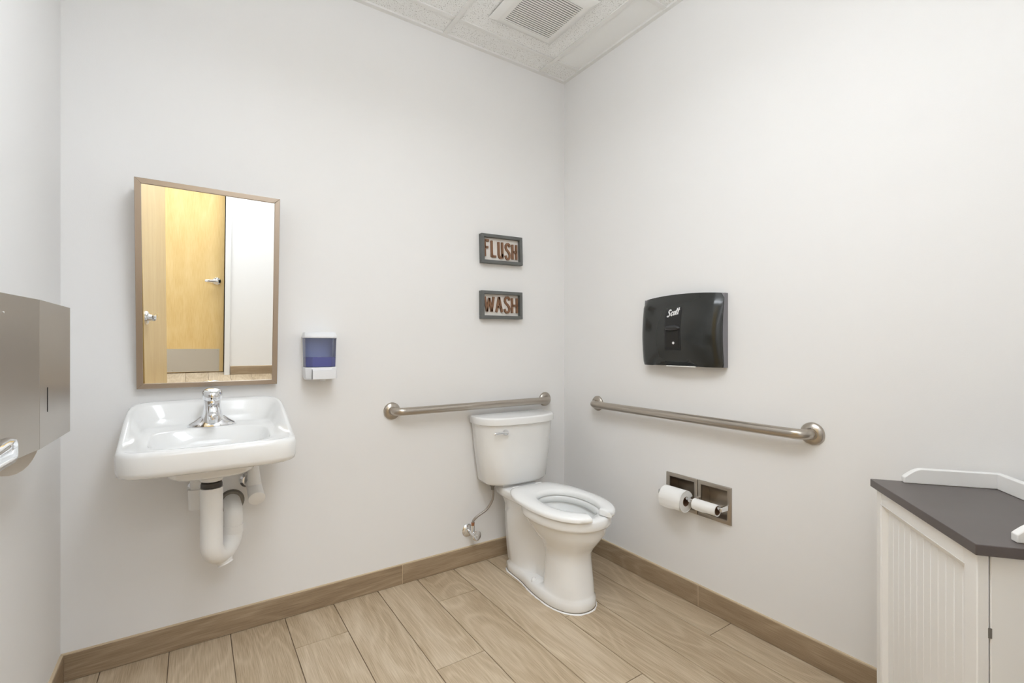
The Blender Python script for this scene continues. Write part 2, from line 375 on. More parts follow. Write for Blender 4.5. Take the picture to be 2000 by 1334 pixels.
def casing(name, x0, x1, z1, y0, y1, yf, label):
    r = thing(name, ((x0+x1)/2, (y0+y1)/2, 0), label, 'door frame', kind='structure')
    wd = .05
    MB().box(x0-wd, x0, y0, y1, 0, z1+wd).build('jamb', 'trim', r, bevel=.002); MB().box(x1, x1+wd, y0, y1, 0, z1+wd).build('jamb', 'trim', r, bevel=.002)
    MB().box(x0, x1, y0, y1, z1, z1+wd).build('head', 'trim', r, bevel=.002)
casing('trim_1', DX0, DX1, DZ, YF2-.012, YF+.012, 0, 'white painted steel frame of the entrance doorway behind the viewer')
casing('trim_2', FD0, FD1, FDZ, YH-.155, YH+.014, 0, 'white painted frame around the corridor door, seen in the mirror')

# ------------------------------------------------------------------ mirror (tilted)
mx0, mx1, mzb, mzt, myb, TILT = -2.036, -1.576, .995, 1.741, -.030, math.radians(6.5)
t = thing('wall_mirror', ((mx0+mx1)/2, -.01, mzb), 'rectangular tilted mirror in a satin taupe metal frame above the sink', 'mirror')
myt = myb-(mzt-mzb)*math.tan(TILT)
def mp(x, z, off=0): return (x, myb-(z-mzb)*math.tan(TILT)+off, z)
fw_ = .019
def fbar(q): return MB().loft([[mp(x, z, 0) for x, z in q], [mp(x, z, .018) for x, z in q]])
fbar([(mx0, mzb), (mx0+fw_, mzb+fw_), (mx0+fw_, mzt-fw_), (mx0, mzt)]).build('frame_bar', 'steelwarm', t, bevel=.0015)
fbar([(mx1, mzb), (mx1-fw_, mzb+fw_), (mx1-fw_, mzt-fw_), (mx1, mzt)]).build('frame_bar', 'steelwarm', t, bevel=.0015)
fbar([(mx0, mzb), (mx1, mzb), (mx1-fw_, mzb+fw_), (mx0+fw_, mzb+fw_)]).build('frame_bar', 'steelwarm', t, bevel=.0015)
fbar([(mx0, mzt), (mx1, mzt), (mx1-fw_, mzt-fw_), (mx0+fw_, mzt-fw_)]).build('frame_bar', 'steelwarm', t, bevel=.0015)
q = [(mx0+fw_, mzb+fw_), (mx1-fw_, mzb+fw_), (mx1-fw_, mzt-fw_), (mx0+fw_, mzt-fw_)]
MB().loft([[mp(x, z, .005) for x, z in q], [mp(x, z, .009) for x, z in q]]).build('mirror_glass', 'mirror', t)
q = [(mx0+.001, mzb+.001), (mx1-.001, mzb+.001), (mx1-.001, mzt-.001), (mx0+.001, mzt-.001)]
MB().loft([[mp(x, z, .018) for x, z in q], [(x, -.002, z) for x, z in q]]).build('tapered_housing', 'steelwarm', t)

# ------------------------------------------------------------------ sink
SX = -1.811
t = thing('wall_sink', (SX, -.23, .70), 'white china wall-hung sink with raised back ledge under the mirror', 'sink')
def smooth(a, b, x): x = max(0, min(1, (x-a)/(b-a))); return x*x*(3-2*x)
def ztop(u): return .948-.022*smooth(0, .12, u)-.088*smooth(.06, .40, u)
def ring(a, b, uc, e, zf, n=72, dz=0):
    out = []
    for x, y, _ in sel(n, a, b, 0, 0, e):
        u = uc-y       # distance from the wall
        z = zf(u) if callable(zf) else zf
        out.append((SX+x, -u, z+dz))
    return out
A, B, UC = .2505, .2295, .2325
def outl(inset, zf, dz=0, e=7): return ring(A-inset, B-inset, UC, e, zf, dz=dz)
deck = lambda u: .856-.024*smooth(.15, .45, u)
R = [ring(.075, .06, .24, 2.6, .706), ring(.112, .095, .24, 3, .708), ring(.128, .115, .24, 3.5, .722), ring(.140, .13, .24, 4, .765),
     outl(.035, .768), outl(.016, .757), outl(.004, .764), outl(0, .778), outl(0, ztop, -.016), outl(.003, ztop, -.006), outl(.010, ztop), outl(.018, ztop, -.001),
     outl(.026, lambda u: max(deck(u), ztop(u)-.012)), outl(.040, lambda u: deck(u)+.35*max(0, ztop(u)-deck(u)-.005)), outl(.049, lambda u: deck(u)+.06*max(0, ztop(u)-deck(u)-.004)), outl(.056, deck),
     ring(.180, .122, .284, 3.6, deck, dz=-.001), ring(.174, .116, .284, 3.5, deck, dz=-.006), ring(.163, .106, .284, 3.2, .806), ring(.14, .090, .284, 2.6, .764), ring(.09, .06, .28, 2.2, .742), ring(.03, .03, .27, 2, .736)]
MB().loft(R).build('basin', 'china', t, smooth=True, angle=80)
MB().lathe([(.028, 0), (.028, .003), (.02, .004), (.018, .002)], (SX, -.27, .7365), (0, 0, 1), 20).build('drain_ring', 'chrome', t, smooth=True)
MB().lathe([(.005, 0), (.012, .002), (.012, .006)], (SX, -.125, .76), (0, -1, 0), 12)
MB().lathe([(.038, 0), (.038, .02), (.034, .028)], (SX, -.235, .708), (0, 0, -1), 24).build('drain_boss', 'china', t, smooth=True)

# faucet
FX, FU, FZ = -1.806, -.118, .8555
t = thing('faucet', (FX, FU, FZ), 'polished chrome single-handle faucet on the sink deck', 'faucet')
pb = MB(); rr = []
for hx, hy, z in [(.078, .030, 0), (.079, .030, .004), (.074, .027, .011), (.056, .024, .022), (.040, .024, .036)]:
    rr.append([(FX+hx*math.copysign(abs(math.cos(a))**.9, math.cos(a)), FU+hy*math.sin(a), FZ+z) for a in [2*PI*k/40 for k in range(40)]])
pb.loft(rr).build('base_plate', 'chrome', t, smooth=True, angle=60)
bd = MB(); rr = []
for z, a, b_, oy in [(.006, .046, .027, 0), (.02, .039, .027, 0), (.04, .033, .027, -.001), (.06, .029, .027, -.003), (.08, .0275, .027, -.004), (.094, .027, .026, -.004)]:
    rr.append([(x, y, FZ+z) for x, y, _ in sel(32, a, b_, FX, FU+oy, 2.6)])
bd.loft(rr).build('body', 'chrome', t, smooth=True)
sp = MB(); rr = []
for s_, dz, hw, hh in [(0, .070, .020, .020), (.03, .068, .019, .018), (.06, .062, .018, .015), (.085, .055, .017, .012), (.098, .050, .0155, .009), (.102, .048, .010, .006)]:
    rr.append([(FX+hw*math.cos(a), FU-.012-s_, FZ+dz+hh*math.sin(a)) for a in [2*PI*k/24 for k in range(24)]])
sp.loft(rr).build('spout', 'chrome', t, smooth=True)
MB().lathe([(.0125, .008), (.0135, 0), (.0135, -.012), (.011, -.014)], (FX, FU-.092, FZ+.047), (0, 0, 1), 20).build('aerator', 'chrome', t, smooth=True)
hd = MB(); rr = []
for z, r_ in [(0, .027), (.005, .031), (.020, .0325), (.031, .031), (.037, .026), (.040, .015), (.041, .004)]:
    rr.append([(FX+r_*math.cos(a), FU-.004+r_*1.05*math.sin(a), FZ+.096+z+(-.25 if z > .02 else -.06)*(r_*math.sin(a)*-1)*.9) for a in [2*PI*k/28 for k in range(28)]])
h_ = hd.loft(rr).build('handle', 'chrome', t, smooth=True)
MB().lathe([(.0025, 0), (.0025, .0015)], (FX-.004, FU-.0365, FZ+.104), (0, -1, 0), 10).build('set_screw', 'slot', h_)

# drain trap with white cover
t = thing('drain_trap', (-1.79, -.2, .37), 'white covered P-trap drain pipe under the sink', 'drain pipe')
DX_, DY_ = -1.811, -.235
MB().tube([(DX_, DY_, .684), (DX_, DY_, .62)], .019, 18).build('tailpiece', 'greyring', t, smooth=True)
MB().lathe([(.031, .006), (.033, 0), (.033, -.010), (.026, -.012)], (DX_, DY_, .668), (0, 0, 1), 24).build('slip_nut', 'dark', t, smooth=True)
bd = MB(); rr = []
path = [(DX_, DY_, .655), (DX_, DY_, .56), (DX_, DY_, .47)]
e1 = Vector((DX_, DY_, .455)); e2 = Vector((-1.738, -.125, .455))
for k in range(0, 13):
    a = PI*k/12; c = (e1+e2)/2; hspan = (e2-e1)/2
    path.append(tuple(c-hspan*math.cos(a)+Vector((0, 0, -.058*math.sin(a)))))
rads = [.0345, .034, .0345]+[.035-.0035*k/12 for k in range(13)]
pipe = MB(); 
# open top: outer sleeve with an inner wall
pipe.tube([(DX_, DY_, .60), (DX_, DY_, .655), (DX_, DY_, .6551)], [.029, .030, .0344], 24, caps=False)
pipe.tube(path, rads, 24).build('trap_cover', 'pvc', t, smooth=True, angle=60)
ax, ay = -1.738, -.125
p2 = [(ax, ay, .452), (ax, ay, .50)]+[(ax, ay+.062*(1-math.cos(PI/2*k/8)), .50+.030*math.sin(PI/2*k/8)) for k in range(1, 9)]+[(ax, -.001, .530)]
MB().tube(p2, .0315, 24).build('trap_arm_cover', 'pvc', t, smooth=True, angle=60)
MB().tube([(ax, ay, .445), (ax, ay, .475)], .0335, 24).build('cover_seam', 'pvc', t, smooth=True)
MB().lathe([(.046, 0), (.046, .003), (.040, .012), (.030, .013)], (ax, 0, .530), (0, -1, 0), 28).build('escutcheon', 'greyring', t, smooth=True)
MB().lathe([(.030, -.03), (.028, .004), (.024, .014), (.026, .018), (.010, .020)], (-1.772, -.180, .372), (.35, -.25, -1), 24).build('cleanout_cap', 'pvc', t, smooth=True)

# supply stops under the sink
t = thing('supply_stop_cover', (-1.66, -.07, .56), 'white capped supply valve cover under the right side of the sink', 'valve cover')
MB().tube([(-1.668, -.055, .76), (-1.666, -.06, .66), (-1.663, -.075, .60)], [.019, .021, .025], 20).build('riser_cover', 'pvc', t, smooth=True)
MB().tube([(-1.664, -.045, .600), (-1.660, -.130, .562)], [.027, .0285], 24).build('valve_cover', 'pvc', t, smooth=True)
MB().lathe([(.0295, 0), (.0295, .006), (.027, .008)], (-1.660, -.128, .563), (.02, -.9, -.4), 24).build('end_cap', 'pvc', t, smooth=True)
MB().lathe([(.034, 0), (.034, .003), (.024, .014)], (-1.676, 0, .606), (0, -1, 0), 24).build('escutcheon', 'chrome', t, smooth=True)
MB().tube([(-1.676, 0, .606), (-1.666, -.055, .600)], .012, 14).build('stub', 'chrome', t, smooth=True)
t = thing('supply_stop_cover', (-1.86, -.05, .53), 'white supply valve cover half hidden behind the drain pipe', 'valve cover')
MB().tube([(-1.858, -.05, .76), (-1.858, -.05, .60)], .018, 18).build('riser_cover', 'pvc', t, smooth=True)
MB().tube([(-1.858, -.05, .61), (-1.860, -.052, .535)], [.025, .021], 20).build('valve_cover', 'pvc', t, smooth=True)
MB().lathe([(.034, 0), (.034, .003), (.024, .014)], (-1.852, 0, .602), (0, -1, 0), 24).build('escutcheon', 'chrome', t, smooth=True)
MB().tube([(-1.852, 0, .602), (-1.857, -.045, .600)], .012, 14).build('stub', 'chrome', t, smooth=True)

# ------------------------------------------------------------------ soap dispenser
sx0, sx1, sz0, sz1, sd = -1.478, -1.345, 1.008, 1.212, -.098
t = thing('soap_dispenser', ((sx0+sx1)/2, 0, sz0), 'white soap dispenser with clear blue tank beside the mirror', 'soap dispenser')
MB().box(sx0+.004, sx1-.004, -.014, -.001, sz0+.01, sz1-.006).build('back_plate', 'soapwhite', t, bevel=.002)
cx = (sx0+sx1)/2
def dring(z, hw, d, ch=.022, y0=-.014): return [(cx-hw, y0, z), (cx-hw, d+ch, z), (cx-hw+ch, d, z), (cx+hw-ch, d, z), (cx+hw, d+ch, z), (cx+hw, y0, z)]
HW = (sx1-sx0)/2
MB().loft([dring(sz1-.026, HW, sd), dring(sz1-.018, HW, sd), dring(sz1-.003, HW-.003, sd+.014), dring(sz1, HW-.006, sd+.022)]).build('lid', 'soapwhite', t, bevel=.002)
MB().loft([dring(sz0+.054, HW-.006, sd+.010), dring(sz1-.026, HW-.003, sd+.003)]).build('tank', 'bluetank', t, bevel=.0015)
MB().loft([dring(sz0+.056, HW-.0085, sd+.0135, y0=-.017), dring(sz0+.097, HW-.008, sd+.012, y0=-.017)]).build('liquid_soap', 'soap', t)
MB().box(cx-.004, cx+.004, -.045, -.037, sz0+.095, sz0+.10).build('dip_tube', 'soapwhite', t)
MB().loft([dring(sz0, HW-.010, sd+.016), dring(sz0+.006, HW-.006, sd+.010), dring(sz0+.048, HW-.003, sd+.004), dring(sz0+.054, HW-.003, sd+.006)]).build('base', 'soapwhite', t, bevel=.002)
MB().loft([[(cx-HW+.028, sd+.012, z), (cx-HW+.028, sd-.002, z), (cx+HW-.012, sd-.002, z), (cx+HW-.004, sd+.012, z)] for z in (sz0+.003, sz0+.044)]).build('push_bar', 'soapwhite', t, bevel=.0025)
MB().box(cx-HW+.0255, cx-HW+.0275, sd+.010, sd+.002, sz0+.004, sz0+.046).build('push_bar_gap', 'grey', t)
MB().lathe([(.012, 0), (.011, .006), (.006, .009)], (cx+.01, -.055, sz0), (0, 0, -1), 16).build('nozzle', 'soapwhite', t, smooth=True)

# ------------------------------------------------------------------ signs
GL = {
 'F': ([[(0, 0), (0, 1)], [(0, .97), (.62, .97)], [(0, .55), (.5, .55)]], .62),
 'L': ([[(0, 1), (0, 0)], [(0, .04), (.6, .04)]], .6),
 'U': ([[(0, 1), (0, .25), (.05, .1), (.16, .03), (.32, .04), (.42, .14), (.46, .28)], [(.46, 1), (.46, 0)]], .5),
 'S': ([[(.52, .80), (.48, .92), (.36, .99), (.2, .98), (.08, .88), (.06, .74), (.14, .62), (.3, .52), (.45, .40), (.52, .26), (.48, .11), (.36, .02), (.2, .01), (.08, .08), (.02, .24)]], .54),
 'H': ([[(0, 0), (0, 1)], [(.5, 0), (.5, 1)], [(0, .5), (.5, .5)]], .5),
 'W': ([[(0, 1), (.2, 0)], [(.2, 0), (.42, .92)], [(.42, .92), (.64, 0)], [(.64, 0), (.84, 1)]], .84),
 'A': ([[(0, 0), (.28, 1)], [(.28, 1), (.56, 0)], [(.1, .34), (.46, .34)]], .56),
}
def sign(word, x0, x1, z0, z1, rot, label, lets):
    gap_ = .0178 if len(lets) == 5 else .0168
    cxs, czs = (x0+x1)/2, (z0+z1)/2
    t = thing('word_sign', (cxs, -.002, czs), label, 'sign', 'small framed word signs on the wall')
    c, s_ = math.cos(rot), math.sin(rot)
    def P(x, y, z): return (cxs+c*x-s_*z, y, czs+s_*x+c*z)
    hw, hh, fr = (x1-x0)/2, (z1-z0)/2, .017
    def pbox(xa, xb, ya, yb, za, zb, nm, mt, bev=.001):
        mb = MB(); mb.loft([[P(xa, y, za), P(xb, y, za), P(xb, y, zb), P(xa, y, zb)] for y in (ya, yb)]); return mb.build(nm, mt, t, bevel=bev)
    for (xa, xb, za, zb) in [(-hw, hw, hh-fr, hh), (-hw, hw, -hh, -hh+fr), (-hw, -hw+fr, -hh+fr, hh-fr), (hw-fr, hw, -hh+fr, hh-fr)]:
        pbox(xa, xb, -.032, -.002, za, zb, 'frame_bar', 'signframe')
    pbox(-hw+fr, hw-fr, -.010, -.004, -hh+fr, hh-fr, 'board', 'signback', 0)
    lx = -hw+fr+.010
    for ch, wdt, zb, ht in lets:
        paths, gw = GL[ch]; sc = wdt/gw
        mb = MB()
        for p in paths:
            stroke(mb, [(lx+px*sc, zb+pz*ht) for px, pz in p],   .0112, lambda q, d: P(q[0], -.010-.010*d, q[1]))
        mb.build('letter', 'letter', t)
        lx += wdt+gap_
sign('FLUSH', -.594, -.330, 1.601, 1.757, math.radians(1.6), 'upper framed sign with brown wooden letters reading FLUSH', [('F', .026, -.040, .088), ('L', .026, -.042, .088), ('U', .026, -.046, .088), ('S', .030, -.048, .086), ('H', .025, -.046, .082)])
sign('WASH', -.594, -.330, 1.301, 1.451, math.radians(.8), 'lower framed sign with brown wooden letters reading WASH', [('W', .056, -.036, .080), ('A', .036, -.038, .082), ('S', .034, -.040, .086), ('H', .032, -.040, .082)])

# ------------------------------------------------------------------ grab bars
def grab_bar(p0, p1, out, label):
    p0, p1, out = Vector(p0), Vector(p1), Vector(out); d = (p1-p0).normalized(); r = .019; off = .058; R_ = .045
    t = thing('grab_bar', (p0+p1)/2, label, 'grab bar', 'stainless grab bars on the walls')
    pts = [p0, p0+out*(off-R_)]
    pts += [p0+out*(off-R_)+d*R_*(1-math.cos(a))+out*R_*math.sin(a) for a in [PI/2*k/8 for k in range(1, 9)]]
    pts += [p1+out*(off-R_)-d*R_*(1-math.cos(a))+out*R_*math.sin(a) for a in [PI/2*k/8 for k in range(8, 0, -1)]]+[p1+out*(off-R_), p1]
    MB().tube(pts, r, 24).build('bar', 'steelbar', t, smooth=True)
    for p in (p0, p1): MB().lathe([(.041, .0005), (.041, .005), (.037, .011), (.022, .016), (.021, .020)], p, out, 32).build('flange', 'steelbar', t, smooth=True)
grab_bar((-1.075, 0, .841), (-.150, 0, .841), (0, -1, 0), 'short satin steel grab bar above the toilet tank')
grab_bar((0, -.290, .835), (0, -1.390, .835), (-1, 0, 0), 'long satin steel grab bar on the right wall above the paper rolls')

# ------------------------------------------------------------------ toilet (local: +x right, -y away from the wall)
TOI = thing('toilet', (-.432, -.02, 0), 'white two-piece toilet with open-front seat in the corner', 'toilet', rz=math.radians(-1.5))
NT = 72
def egg(th, uc, af, ab, b, e=2.):
    c, s_ = math.cos(th), math.sin(th); a = af if c > 0 else ab
    return (abs(c/a)**e+abs(s_/b)**e)**(-1/e)
def hit_box(th, uc, u0, u1, hw, taper=0.):           # ray length from (uc,0) to a rounded box side
    c, s_ = math.cos(th), math.sin(th); e = 6; lo, hi = 0., .6; um, ha = (u0+u1)/2, (u1-u0)/2
    for _ in range(26):
        mid = (lo+hi)/2; u, v = uc+mid*c, abs(mid*s_)
        h = hw*(1-taper*smooth(u0+.10, u1-.06, u))
        if abs((u-um)/ha)**e+(v/h)**e <= 1: lo = mid
        else: hi = mid
    return lo
UCB = .44
def bowl_ring(z, F, K):
    """F: (centre, front, back, half width, exp) of the egg; K: (u0, u1, hw) of the rear block"""
    out = []
    for k in range(NT):
        th = 2*PI*k/NT; c, s_ = math.cos(th), math.sin(th)
        # egg is centred off UCB: march outwards
        r1 = 0; fc, af, ab, b, e = F
        lo, hi = 0., .6
        for _ in range(26):
            mid = (lo+hi)/2; du, dv = UCB+mid*c-fc, mid*s_
            a = af if du > 0 else ab
            if abs(du/a)**e+abs(dv/b)**e <= 1: lo = mid
            else: hi = mid
        r1 = lo; r2 = hit_box(th, UCB, *K) if K else 0
        kk = 110.; r = math.log(math.exp(kk*r1)+math.exp(kk*r2))/kk if K else r1
        if K: r -= .0*kk
        u, v = UCB+r*c, r*s_
        out.append((v, -u, z))
    return out
rings = [
 bowl_ring(0, (.50, .170, .30, .112, 2.2), (.125, .50, .092)),
 bowl_ring(.012, (.50, .176, .30, .118, 2.2), (.120, .50, .098)),
 bowl_ring(.040, (.50, .174, .30, .116, 2.2), (.122, .50, .096)),
 bowl_ring(.052, (.50, .166, .27, .108, 2.3), (.130, .50, .086)),
 bowl_ring(.062, (.52, .142, .085, .100, 2.6), (.125, .46, 0.088, .38)),
 bowl_ring(.12, (.52, .136, .080, .096, 2.6), (.115, .46, 0.090, .38)),
 bowl_ring(.20, (.52, .128, .080, .091, 2.5), (.110, .46, 0.094, .38)),
 bowl_ring(.235, (.52, .130, .085, .092, 2.4), (.110, .46, 0.096, .38)),
 bowl_ring(.265, (.52, .150, .110, .104, 2.3), (.110, .47, 0.098, .38)),
 bowl_ring(.30, (.51, .190, .140, .128, 2.2), (.108, .47, 0.098, .38)),
 bowl_ring(.335, (.505, .220, .160, .148, 2.2), (.095, .47, .090)),
 bowl_ring(.365, (.50, .228, .185, .160, 2.2), (.070, .47, .093)),
 bowl_ring(.372, (.50, .232, .19, .163, 2.2), (.050, .47, .095)),
 bowl_ring(.376, (.50, .244, .20, .173, 2.2), (.035, .47, .104)),
 bowl_ring(.384, (.50, .248, .205, .176, 2.2), (.030, .47, .108)),
 bowl_ring(.412, (.50, .248, .205, .176, 2.2), (.028, .47, .110)),
 bowl_ring(.419, (.50, .244, .202, .172, 2.2), (.032, .47, .106)),
 bowl_ring(.421, (.50, .236, .195, .165, 2.2), (.040, .47, .098)),
 bowl_ring(.421, (.515, .178, .155, .118, 2.1), None),
 bowl_ring(.412, (.515, .172, .150, .112, 2.1), None),
 bowl_ring(.392, (.515, .172, .150, .112, 2.1), None),
 bowl_ring(.386, (.515, .186, .162, .124, 2.1), None),
 bowl_ring(.34, (.515, .172, .150, .112, 2.1), None),
 bowl_ring(.27, (.50, .115, .10, .075, 2.0), None),
 bowl_ring(.22, (.48, .06, .05, .04, 2.0), None)]
MB().loft(rings).build('bowl', 'china', TOI, smooth=True, angle=70, local=True)
MB().loft([bowl_ring(.2785, (.50, .121, .105, .080, 2.0), None), bowl_ring(.28, (.50, .122, .106, .081, 2.0), None)]).build('water', 'water', TOI, local=True)
# caulk bead round the foot
random.seed(3); o1 = bowl_ring(.0, (.50, .180, .304, .1215, 2.2), (.116, .50, .1015)); o2 = bowl_ring(.005, (.50, .176, .30, .117, 2.2), (.120, .50, .097))
o1 = [(v*(1+random.uniform(-.015, .015)), y+random.uniform(-.002, .002), .0005) for v, y, z in o1]
MB().loft([o1, o2], False, False).build('caulk_bead', 'pvc', TOI, smooth=True, local=True)
for s_ in (-1, 1): MB().lathe([(.014, 0), (.014, .006), (.010, .016), (.003, .020)], (s_*.094, -.40, .045), (0, 0, 1), 18).build('bolt_cap', 'china', TOI, smooth=True, local=True)
# tank: D-shaped plan
def dplan(hw, u0, us, uf, n=40, rc=.02):
    """flat back at u0, sides to us, curved front to uf"""
    pts = [(-hw+.012, u0), (-hw, u0+.012)]
    for k in range(n+1):
        a = PI-PI*k/n
        x = hw*math.copysign(abs(math.cos(a))**.72, math.cos(a)); pts.append((x, us+(uf-us)*abs(math.sin(a))**.9))
    pts += [(hw, u0+.012), (hw-.012, u0)]
    return pts
def dr(z, *a): return [(x, -u, z) for x, u in dplan(*a)]
MB().loft([dr(.436, .160, .02, .085, .150), dr(.440, .176, .012, .090, .166), dr(.452, .186, .008, .095, .174), dr(.60, .206, .004, .085, .188), dr(.752, .222, .002, .085, .200)]).build('tank', 'china', TOI, smooth=True, angle=50, local=True)
MB().loft([dr(.750, .224, .001, .085, .204), dr(.753, .231, 0, .085, .212), dr(.782, .233, 0, .085, .214), dr(.788, .229, .003, .085, .210), dr(.790, .220, .010, .085, .201)]).build('tank_lid', 'china', TOI, smooth=True, angle=50, local=True)
MB().box(-.10, .10, -.13, -.03, .418, .438).build('tank_gasket', 'china', TOI, local=True)
# flush lever on the tank front, left
lv = MB().lathe([(.017, -.012), (.017, .004), (.013, .010), (.010, .022), (.004, .024)], (-.118, -.183, .716), (-.12, -1, 0), 20).build('flush_lever', 'chrome', TOI, smooth=True, local=True)
g = MB(); rr = []
for q, zz, hh, th in [(0, 0, .009, .007), (.02, .002, .007, .005), (.045, .001, .006, .0045), (.066, -.001, .007, .005), (.074, -.002, .003, .002)]:
    rr.append([(-.116-q, -.203+q*.10-th*math.sin(a), .716+zz+hh*math.cos(a)) for a in [2*PI*k/12 for k in range(12)]])
g.loft(rr).build('lever_arm', 'chrome', lv, smooth=True, local=True)
# open-front seat
def seat_pts(inset, n=48):
    """half outline from the back centre: outer then inner, as a C open at the front"""
    return None
st = MB(); secs = []
gap = .040
nn = 60
for k in range(nn+1):
    f_ = k/nn
    # sweep from front-left tip round the back to front-right tip; outer and inner points
    th0 = math.asin(gap/.19)
    th = th0+(2*PI-2*th0)*f_
    c, s_ = math.cos(th), math.sin(th)
    uo, bo = .505, .184
    r = egg(th, uo, .258, .33, bo, 2.35); ou, ov = uo+r*c, r*s_
    ou = max(ou, .215)                         # straight-cut back edge
    r = egg(th, .520, .185, .150, .112, 2.1); iu, iv = .520+r*c, r*s_
    if c > 0 and abs(s_) < .45:
        iv = math.copysign(max(abs(iv), gap), s_); 
    secs.append(((ov, ou), (iv, iu)))
zb, zt = .4235, .450
prof = []
for (ov, ou), (iv, iu) in secs:
    P = lambda q, z: (iv+(ov-iv)*q, -(iu+(ou-iu)*q), z)
    prof.append([P(.02, zb), P(0, zb+.008), P(.03, zt-.006), P(.12, zt-.001), P(.45, zt), P(.85, zt-.004), P(.97, zt-.010), P(1, zb+.010), P(.985, zb+.001), P(.95, zb)])
def shrink(pr, q, shift):
    c0 = Vector((0, 0, 0))
    for p in pr: c0 += Vector(p)
    c0 /= len(pr); return [tuple(c0+(Vector(p)-c0)*q+Vector(shift)) for p in pr]
tip0 = [shrink(prof[0], .80, (-.0, -.012, 0)), shrink(prof[0], .95, (0, -.006, 0))]
tip1 = [shrink(prof[-1], .95, (0, -.006, 0)), shrink(prof[-1], .80, (0, -.012, 0))]
st.loft(tip0+prof+tip1).build('seat', 'seat', TOI, smooth=True, angle=60, local=True)
for s_ in (-1, 1): MB().box(s_*.07-.018, s_*.07+.018, -.235, -.200, .421, .440).build('seat_hinge', 'seat', TOI, bevel=.005, seg=3, local=True)

# supply valve and hose
t = thing('supply_valve', (-.662, 0, .15), 'chrome shutoff valve with braided hose feeding the toilet tank', 'valve')
MB().lathe([(.034, .0005), (.034, .003), (.028, .009), (.012, .013)], (-.662, 0, .180), (0, -1, 0), 28).build('escutcheon', 'chrome', t, smooth=True)
MB().tube([(-.662, -.005, .180), (-.662, -.075, .180)], [.010, .012], 16).build('valve_body', 'chrome', t, smooth=True)
MB().tube([(-.662, -.055, .180), (-.662, -.055, .222)], [.011, .009], 14).build('outlet', 'chrome', t, smooth=True)
MB().lathe([(.008, 0), (.008, .014), (.0255, .015), (.0255, .021), (.022, .023), (.006, .022), (.005, .0235)], (-.662, -.075, .180), (.15, -1, -.05), 28).build('valve_handle', 'chrome', t, smooth=True)
hp = catmull([(-.662, -.055, .222), (-.660, -.057, .246), (-.640, -.065, .268), (-.590, -.075, .298), (-.562, -.085, .345), (-.562, -.095, .395), (-.570, -.10, .425)], 8)
MB().tube(hp, .0062, 12).build('braided_hose', 'braid', t, smooth=True)
MB().tube([(-.662, -.055, .220), (-.662, -.056, .238)], .0085, 14).build('crimp_ring', 'brass', t, smooth=True)
MB().lathe([(.008, -.02), (.010, -.004), (.016, 0), (.016, .012)], (-.570, -.10, .424), (0, 0, 1), 12).build('coupling_nut', 'greyring', t, smooth=False)

# ------------------------------------------------------------------ seat cover dispenser
dy0, dy1, dz0, dz1 = -1.062, -.640, 1.062, 1.375
t = thing('seat_cover_dispenser', (0, (dy0+dy1)/2, dz0), 'smoked black seat cover dispenser on the right wall', 'dispenser')
cy_ = (dy0+dy1)/2; hwd = (dy1-dy0)/2
def side_x(v):            # bulge of the cover at height fraction v
    return .050+.030*math.sin(PI*min(1, max(0, v*.85+.12)))**1.2
secs = []; NV = 16; NU = 24
bk = MB(); rr = []
for k in range(NV+1):
    v = k/NV; z = dz0+(dz1-dz0)*v; rr.append([(-.001, dy0, z), (-(side_x(v)*.45), dy0, z), (-(side_x(v)*.45), dy1, z), (-.001, dy1, z)])
bk.loft(rr).build('back_shell', 'grey', t, smooth=True, angle=30)
cv = MB(); rr = []
for k in range(NV+1):
    v = k/NV; z = dz0+(dz1-dz0)*v; row = [(-.012, dy0+.004, z)]
    inset = 0 if 0 < k < NV else .004
    for j in range(NU+1):
        s_ = -1+2*j/NU; y = cy_+s_*(hwd-.001-inset)
        bul = side_x(v)*(.55+.45*(1-abs(s_)**3.2)**.5) - (0 if k < NV-1 else .012*(k-NV+2)/2)
        zz = z+(.012*(1-s_*s_) if k == NV else .010*(1-s_*s_)*v**3)
        if k == 0: zz += .022*(1-min(1, abs(s_/.62))**2)
        row.append((-bul, y, zz))
    row.append((-.012, dy1-.004, z)); rr.append(row)
cv.loft(rr).build('cover', 'black', t, smooth=True, angle=40)
def fx(y, z):            # x of the cover front there
    v = (z-dz0)/(dz1-dz0); s_ = (y-cy_)/hwd
    return -side_x(v)*(.55+.45*(1-abs(s_)**3.2)**.5)
ly = cy_+.008
def patch(y0, y1, z0, z1, off, n=10):
    mb = MB()
    mb.loft([[(fx(y0, z)-off, y0, z), (fx((y0+y1)/2, z)-off, (y0+y1)/2, z), (fx(y1, z)-off, y1, z), (fx(y1, z)+.004, y1, z), (fx(y0, z)+.004, y0, z)] for z in [z0+(z1-z0)*k/n for k in range(n+1)]]); return mb
patch(ly-.042, ly+.042, 1.135, 1.325, .0012).build('centre_panel', 'black2', t, smooth=True, angle=30)
patch(ly-.034, ly+.034, 1.145, 1.222, .0022).build('latch_recess', 'slot', t, smooth=True, angle=30)
lz = 1.232; m = MB(); rr = []
for q in range(13):
    a = -1+2*q/12; h = .014*(1-a*a)**.5+.0005
    rr.append([(fx(ly, lz)-.002, ly+a*.040, lz-h), (fx(ly, lz)-.011*(1-a*a)**.5-.002, ly+a*.040, lz-h*.6), (fx(ly, lz)-.013*(1-a*a)**.5-.002, ly+a*.040, lz), (fx(ly, lz)-.011*(1-a*a)**.5-.002, ly+a*.040, lz+h*.6), (fx(ly, lz)-.002, ly+a*.040, lz+h)])
lt = m.loft(rr).build('latch', 'black3', t, smooth=True, angle=35)
MB().box(fx(ly, lz)-.0158, fx(ly, lz)-.010, ly-.033, ly+.033, lz-.001, lz+.001).build('latch_groove', 'slot', lt)
